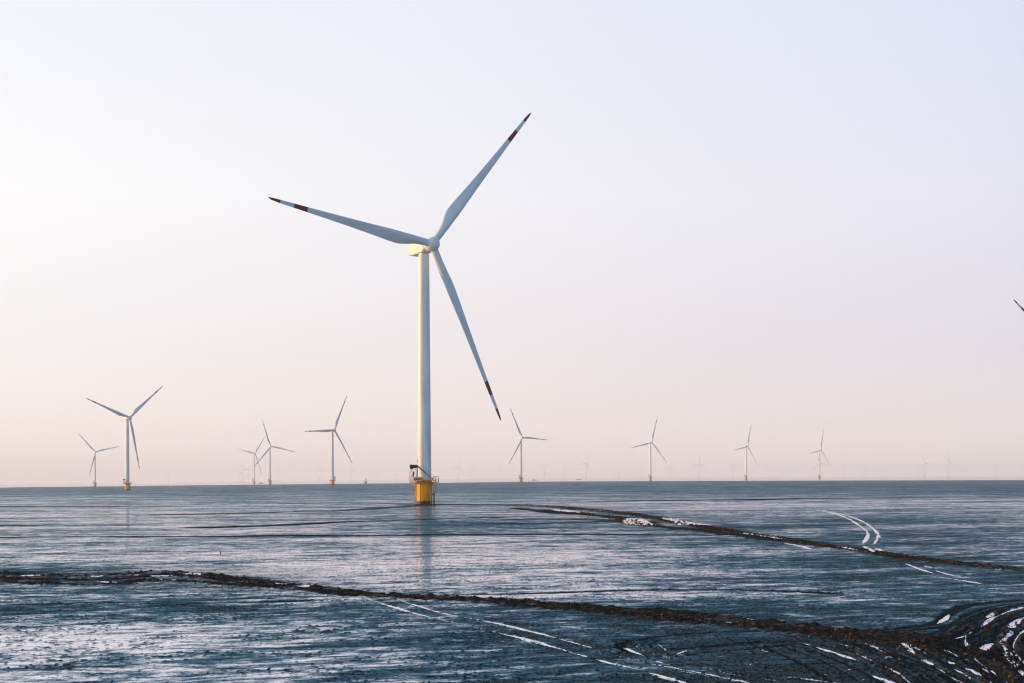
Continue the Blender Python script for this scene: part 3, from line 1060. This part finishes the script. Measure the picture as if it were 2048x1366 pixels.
    mb.tube([(-4.25, -2.42, 7.62), (-3.5, -2.42, 9.5)], .035, 5)
    mb.build('railing', M_YELRAIL, plat)
    # cabinet with round dark openings
    mb = MB()
    mb.box((-2.1, -2.95, 8.75), (3.0, .9, 1.35), bev=.08)
    mb.box((-2.1, -2.95, 9.47), (3.2, 1.05, .1), bev=.03)
    cab = mb.build('cabinet', M_CREAM, root)
    mb = MB()
    Mf = Matrix.Rotation(R(90), 4, 'X')
    for x in (-3.2, -2.47, -1.74, -1.01):
        mb.lathe([(.29, 0), (.29, .08), (.2, .1), (.18, .03)], 16, Matrix.Translation((x, -3.402, 8.72)) @ Mf)
    mb.build('vent_ring', M_RUST, cab)
    # service crane
    mb = MB()
    mb.lathe([(.30, 7.62), (.30, 7.9), (.20, 7.95), (.17, 13.2), (.24, 13.3), (.24, 13.6)], 14, Matrix.Translation((-2.35, -3.05, 0)))
    mb.tube([(-2.0, -3.05, 7.7), (-2.1, -3.05, 13.2)], .05, 6)
    mb.tube([(-2.35, -3.05, 13.4), (-2.25, -3.05, 16.1)], .05, 6)
    mb.box((-2.1, -3.05, 15.0), (.25, .12, .35), bev=.02)
    cr = mb.build('crane', M_BOOM, root)
    mb = MB()
    mb.box((-4.3, -3.05, 13.0), (1.15, 1.0, 1.5), bev=.08)
    mb.box((-3.1, -3.05, 13.15), (1.5, .8, 1.1), bev=.08)
    mb.box((-2.25, -3.05, 13.25), (.6, .6, .7), bev=.06)
    Mk = Matrix.Rotation(R(90), 4, 'X')
    mb.lathe([(.42, -.45), (.48, -.4), (.48, .4), (.42, .45)], 16, Matrix.Translation((-3.25, -3.05, 12.95)) @ Mk)
    mb.build('winch', M_BLACK, cr)
    mb = MB()
    mb.beam((-2.1, -3.15, 13.3), (2.95, -3.15, 8.85), .26, .42)
    mb.beam((-2.1, -3.15, 13.0), (.4, -3.15, 10.85), .16, .2)
    mb.box((2.95, -3.15, 8.75), (.45, .4, .5), bev=.05)
    mb.build('boom', M_BOOM, cr)
    mb = MB()
    mb.tube([(-1.3, -3.1, 13.4), (-.2, -3.1, 12.9), (1.0, -3.1, 11.9), (1.95, -3.1, 11.0), (2.4, -3.1, 9.6)], .035, 5)
    mb.tube([(-4.4, -3.05, 12.5), (-4.75, -3.05, 11.2), (-4.95, -3.05, 9.6)], .05, 5)
    mb.tube([(-4.1, -3.05, 12.5), (-4.05, -3.05, 9.4)], .07, 6)
    mb.tube([(-4.1, -3.05, 12.4), (-4.6, -3.05, 10.8), (-4.2, -3.05, 9.5)], .05, 5)
    mb.tube([(-3.0, -3.05, 12.7), (-2.75, -3.05, 11.2), (-2.7, -3.05, 9.4)], .05, 5)
    mb.build('cable', M_BLACK, cr)
    mb = MB()
    mb.box((-3.55, -3.0, 10.9), (.55, .5, .8), bev=.08)
    mb.tube([(-3.55, -3.0, 11.2), (-3.45, -3.0, 12.8)], .05, 6)
    mb.lathe([(.05, 9.7), (.22, 9.8), (.26, 10.4), (.1, 10.55)], 12, Matrix.Translation((-3.65, -3.0, 0)))
    mb.build('hook_block', M_BLACK, cr)
    parts['nacelle'] = nacelle_mb().build('nacelle', M_WHITE, root)
    autosmooth(parts['nacelle'], 40)
    mb = MB()
    mb.tube([(-1.2, -11.4, 2.2), (-1.2, -11.4, 4.0)], .05, 6)
    mb.tube([(-1.5, -11.4, 3.6), (-.9, -11.4, 3.6)], .04, 6)
    mb.build('wind_vane', M_WHITE, parts['nacelle'])
    parts['hub'] = hub_mb().build('hub', M_HUB, root)
    autosmooth(parts['hub'], 30)
    me_b = None
    for q in range(3):
        if me_b is None:
            b = blade_mesh().build('blade', [M_BLADE, M_RED], root)
            autosmooth(b, 60)
            me_b = b.data
        else:
            b = bpy.data.objects.new('blade', me_b)
            COL.objects.link(b)
            b.parent = root
        parts['blade%d' % q] = b
        mc = MB()
        mc.lathe([(1.28, 1.75), (1.40, 1.8), (1.40, 2.3), (1.28, 2.35)], 28)
        mc.build('root_collar', M_WHITE, b)
    return parts


def rotor_frame(yaw, tilt=R(2.8)):
    a = Vector((math.sin(yaw) * math.cos(tilt), -math.cos(yaw) * math.cos(tilt), math.sin(tilt)))
    u = Vector((0, 0, 1)).cross(a).normalized()
    return a, u, a.cross(u)


def pose(parts, yaw, phase, base_rot=0.0, blades=None, overhang=5.45):
    """turn nacelle and rotor; phase in radians counter-clockwise from the right as seen from upwind"""
    Rz = Matrix.Rotation(-base_rot, 3, 'Z')
    a, u, v = rotor_frame(yaw)
    a, u, v = Rz @ a, Rz @ u, Rz @ v
    hubp = Vector((0, 0, HUB_Z)) + a * overhang
    fr_ = Matrix((a.cross(v), a, v)).transposed().to_4x4()
    fr_.translation = hubp
    for k_ in ('nacelle', 'hub'):
        if k_ in parts:
            parts[k_].matrix_local = fr_
    for q in range(3):
        if blades:
            zdir, sc = Rz @ blades[q][0], blades[q][1]
        else:
            t_ = phase + q * 2 * math.pi / 3
            zdir, sc = (math.cos(t_) * u + math.sin(t_) * v), 1.0
        x = a.cross(zdir).normalized()
        y = zdir.cross(x)
        Mb = Matrix((x, y, zdir)).transposed().to_4x4()
        Mb = Mb @ Matrix.Diagonal((1, 1, sc, 1))
        Mb.translation = hubp
        parts['blade%d' % q].matrix_local = Mb


def empty(name, loc):
    o = bpy.data.objects.new(name, None)
    o.empty_display_size = 2
    o.location = loc
    COL.objects.link(o)
    return o


# ------------------------------------------------------------------ the large turbine
D0 = 503.0
G_TURB = 'wind turbines of the offshore farm'
mx, my = ground_pt(849, 1008)
main = empty('wind_turbine', (mx, my, 0))
tag(main, 'large white wind turbine nearest the viewer, red banded blades, yellow foundation on mud', 'wind turbine', G_TURB)
mparts = make_turbine(main)
yaw0 = R(36)
a, u, v = rotor_frame(yaw0)
hubw = Vector((mx, my, HUB_Z)) + a * 5.45
bl = []
for px, py in ((534, 395), (1061, 226), (1000, 843)):
    x_, y_ = unroll(px, py)
    ray = Vector(((x_ - 1024) / F, 1.0, -(y_ - YH) / F))
    o0 = Vector((0, 0, CAM_H))
    tt_ = (hubw - o0).dot(a) / ray.dot(a)
    d = o0 + ray * tt_ - hubw
    bl.append((d.normalized(), d.length / BL))
print('blades', [(round(math.degrees(math.atan2(d.dot(v), d.dot(u))), 1), round(s, 3)) for d, s in bl])
pose(mparts, yaw0, 0, 0, bl)


def copy_turbine(loc, yaw, phase, base_rot=0.0):
    root = empty('wind_turbine', loc)
    root.rotation_euler = (0, 0, base_rot)
    new = {}
    for ch in list(main.children):
        c = ch.copy()
        COL.objects.link(c)
        c.parent = root
        for key, o in mparts.items():
            if o == ch:
                new[key] = c
        for g in list(ch.children):
            d = g.copy()
            COL.objects.link(d)
            d.parent = c
    pose(new, yaw, phase, base_rot)
    return root


MID = [  # photo x of the tower foot, hub height in photo pixels, yaw, phase, crane side turn, label
    (255, 144, 48, 40, 0, 'second largest white turbine, left of the big one, yellow foundation, black banded blade tips'),
    (190, 69, 34, 13, 0, 'small pale turbine standing just left of the second largest one'),
    (508, 61, 54, 50, 0, 'faded turbine overlapped by the blade of the turbine beside it, left of the pair'),
    (540, 76, 32, 108, 0, 'front turbine of the overlapping pair, its downward blade crossing the neighbour behind'),
    (665, 110, 48, 63, 180, 'third largest turbine, first left of the big one, one blade pointing level left'),
    (1042, 89, 36, 116, 0, 'first turbine right of the big one, one blade pointing level right'),
    (1301, 76, 34, 72, 0, 'mid distance turbine second to the right of the big one, warm lit tower'),
    (1492, 67, 46, 70, 0, 'mid distance turbine third to the right of the big one, clear against the sky'),
    (1639, 59, 44, 72, 0, 'smallest clearly seen turbine on the right, a faint one close behind it'),
]
for px, h, yaw, ph, rot, lab in MID:
    Y = D0 * 519.0 / h
    yb = YH + CAM_H * F / Y - (px - 1024) * ROLL
    X = (px + (YH - yb) * ROLL - 1024) / F * Y
    o = copy_turbine((X, Y, float(far_z(X, Y))), R(yaw), R(ph), R(rot))
    tag(o, lab, 'wind turbine', G_TURB)
# the turbine standing outside the right edge: only a blade tip reaches into the picture
Y = 958.0
X = (2120 - 1024) / F * Y
o = copy_turbine((X, Y, float(far_z(X, Y))), R(36), R(151), 0)
tag(o, 'turbine out of the picture on the right, only its dark blade tip reaching in', 'wind turbine', G_TURB)

# ------------------------------------------------------------------ the faint distant turbines
lowb = blade_mesh(8, [0, .08, .19, .35, .6, .7655, .7656, .8445, .8446, .9265, .9266, .98, 1.0])
tmp = lowb.build('blade', [M_BLADE, M_RED])
blade_low = tmp.data
bpy.data.objects.remove(tmp)
mb = MB()
mb.lathe([(2.42, 7.6), (1.88, 87.4)], 12)
tmp = mb.build('tower', M_WHITE)
tower_low = tmp.data
bpy.data.objects.remove(tmp)
mb = MB()
mb.lathe([(2.62, -3), (2.62, 7.0), (3.4, 7.3), (3.4, 8.6), (2.4, 8.65)], 12)
tmp = mb.build('foundation', M_YEL)
found_low = tmp.data
bpy.data.objects.remove(tmp)
nac_low, hub_low = mparts['nacelle'].data, mparts['hub'].data

FAINT = [  # photo x of the tower, hub row, phase
    (30, 962, 95), (90, 965, 60), (153, 964, 30), (337, 947, 88), (358, 951, 60), (398, 952, 20), (441, 949, 75), (486, 939, 115), (480, 944, 70),
    (556, 944, 88), (594, 950, 45), (638, 938, 105), (702, 938, 92), (741, 946, 100), (756, 944, 30), (790, 941, 70), (775, 950, 10),
    (903, 945, 50), (916, 934, 68), (939, 941, 88), (949, 939, 100), (978, 943, 35), (998, 939, 80), (986, 950, 60),
    (1088, 935, 30), (1113, 945, 70), (1128, 933, 110), (1144, 939, 85), (1172, 927, 65), (1164, 939, 40), (1204, 943, 80), (1227, 945, 60), (1237, 935, 38), (1256, 944, 90), (1282, 943, 60),
    (1333, 941, 55), (1341, 933, 88), (1386, 937, 85), (1398, 927, 90), (1369, 945, 20), (1426, 941, 100), (1465, 934, 35), (1505, 943, 60), (1534, 938, 38), (1561, 940, 70),
    (1627, 941, 45), (1637, 925, 104), (1687, 934, 105), (1723, 941, 55), (1729, 938, 40), (1753, 945, 75), (1770, 937, 92),
    (1813, 940, 30), (1838, 935, 82), (1849, 927, 115), (1876, 942, 55), (1896, 925, 98), (1928, 936, 70), (1991, 934, 62), (2008, 943, 35), (2047, 938, 80)]
ANCH = [(-100, 'frame edge'), (190, 'small left turbine'), (255, 'second largest turbine'), (524, 'overlapping pair'), (665, 'third largest turbine'), (849, 'big turbine'),
        (1042, 'level-bladed turbine beside the big one'), (1301, 'warm lit turbine'), (1492, 'clear standing turbine'), (1639, 'smallest clear right turbine'), (2100, 'right edge')]
ORD = ['first', 'second', 'third', 'fourth', 'fifth', 'sixth', 'seventh', 'eighth', 'ninth', 'tenth', 'eleventh', 'twelfth', 'thirteenth', 'fourteenth', 'fifteenth', 'sixteenth']
FAINT.sort()
cnt = {}
for px, hy, ph in FAINT:
    g0 = float(np.interp(px, G_X, G_V))
    # the foot lies a little below eye level; solve the distance from the hub height in the picture
    hor = YH - (px - 1024) * ROLL + g0
    h = (hor - hy) / (1 - CAM_H / HUB_Z)
    h = max(h, 11.5)
    Y = min(D0 * 519.0 / h, 20500)
    X = (px - 1024) / F * Y
    root = empty('wind_turbine', (X, Y, float(far_z(X, Y))))
    pp = {}
    for key, nm, data in (('tower', 'tower', tower_low), ('foundation', 'foundation', found_low), ('nacelle', 'nacelle', nac_low), ('hub', 'hub', hub_low),
                          ('blade0', 'blade', blade_low), ('blade1', 'blade', blade_low), ('blade2', 'blade', blade_low)):
        c = bpy.data.objects.new(nm, data)
        COL.objects.link(c)
        c.parent = root
        pp[key] = c
    pose(pp, R(38), R(ph))
    k_ = max(i for i, (ax, _) in enumerate(ANCH) if px >= ax)
    cnt[k_] = cnt.get(k_, 0) + 1
    tag(root, 'faint horizon turbine, %s to the right of the %s' % (ORD[cnt[k_] - 1], ANCH[k_][1]) if k_ else
        'faint horizon turbine, %s from the left edge' % ORD[cnt[k_] - 1], 'wind turbine', 'faint turbines in the far haze')

# ------------------------------------------------------------------ beacon on the horizon, boats, stake
px, Y = 731.5, 3350.0
X = (px - 1024) / F * Y
bz = float(far_z(X, Y))
be = empty('channel_beacon', (X, Y, bz))
tag(be, 'short reddish topped beacon pillar standing alone on the horizon left of the big turbine', 'beacon')
mb = MB()
mb.lathe([(2.4, -2), (2.3, 3.2), (3.4, 3.4), (3.4, 3.9), (2.2, 3.95)], 16)
mb.build('pillar', M_BOOM, be)
mb = MB()
for sx in (-1.2, 1.2):
    for sy in (-1.2, 1.2):
        mb.beam((sx, sy, 3.9), (sx * .6, sy * .6, 9.0), .35, .35)
for zz in (5.6, 7.3):
    mb.box((0, 0, zz), (2.2, 2.2, .3))
mb.box((0, 0, 9.6), (2.6, 2.6, 1.5), bev=.2)
mb.lathe([(.5, 10.4), (.5, 11.3), (.1, 11.7)], 10)
mb.build('lattice_top', M_BEACON, be)


def boat(px, Y, length, lab, rz):
    X = (px - 1024) / F * Y
    b = empty('fishing_boat', (X, Y, float(far_z(X, Y))))
    b.rotation_euler = (0, 0, rz)
    mb = MB()
    rings_ = []
    for s_ in np.linspace(-1, 1, 11):
        w = 0.16 * length * (1 - max(0, s_) ** 3) * (1 if s_ > -.9 else .8) + .05
        top = 1.5 + .9 * max(0, s_) ** 2
        x = s_ * length / 2
        rings_.append([Vector((x, w, top)), Vector((x, w * .75, -.3)), Vector((x, -w * .75, -.3)), Vector((x, -w, top))])
    mb.rings(rings_)
    mb.build('hull', M_HULL, b)
    mb = MB()
    mb.box((-length * .22, 0, 2.6), (length * .22, length * .17, 2.2), bev=.1)
    mb.tube([(length * .1, 0, 1.5), (length * .1, 0, 5.0)], .08, 6)
    mb.build('wheelhouse', M_HULL, b)
    tag(b, lab, 'boat', 'distant boats')


boat(1069, 4700, 15, 'tiny dark boat on the horizon just right of the level-bladed turbine', .1)
boat(1158, 5400, 18, 'tiny dark boat on the horizon under the faint turbines, rightmost of the boats', -.1)
boat(522, 4900, 14, 'tiny low boat on the horizon between the overlapping pair of turbines', .2)

sx_, sy_ = ground_pt(440.5, 1106)
mb = MB()
mb.tube([(0, 0, -.3), (.03, 0, .1), (.07, 0, .26)], .08, 8, .05)
mb.tube([(.05, 0, .14), (-.06, .02, .22)], .035, 6, .025)
st = mb.build('wooden_stake', M_STAKE)
st.location = (sx_, sy_, ground_z(sx_, sy_))
tag(st, 'short weathered wooden stake sticking out of the wet mud left of the big turbine', 'stake')

# ------------------------------------------------------------------ haze
HZ, th_ = new_mat('haze_air')
vo = th_.nodes.new('ShaderNodeOutputMaterial')
pv = th_.nodes.new('ShaderNodeVolumePrincipled')
pv.inputs['Color'].default_value = (0.92, 0.955, 1.0, 1)
pv.inputs['Density'].default_value = 0.7e-4
pv.inputs['Anisotropy'].default_value = 0.1
th_.links.new(pv.outputs[0], vo.inputs['Volume'])
mb = MB()
zmin = float(Z.min()) - 3
mb.box((0, 0, (175 + zmin) / 2), (45000, 45000, 175 - zmin))
hz = mb.build('haze', HZ)
tag(hz, 'pale pinkish sea haze over the whole mud flat', 'haze', kind='stuff')
print('grid', NR, NA, 'clods', len(CLODS), 'zmin', zmin)
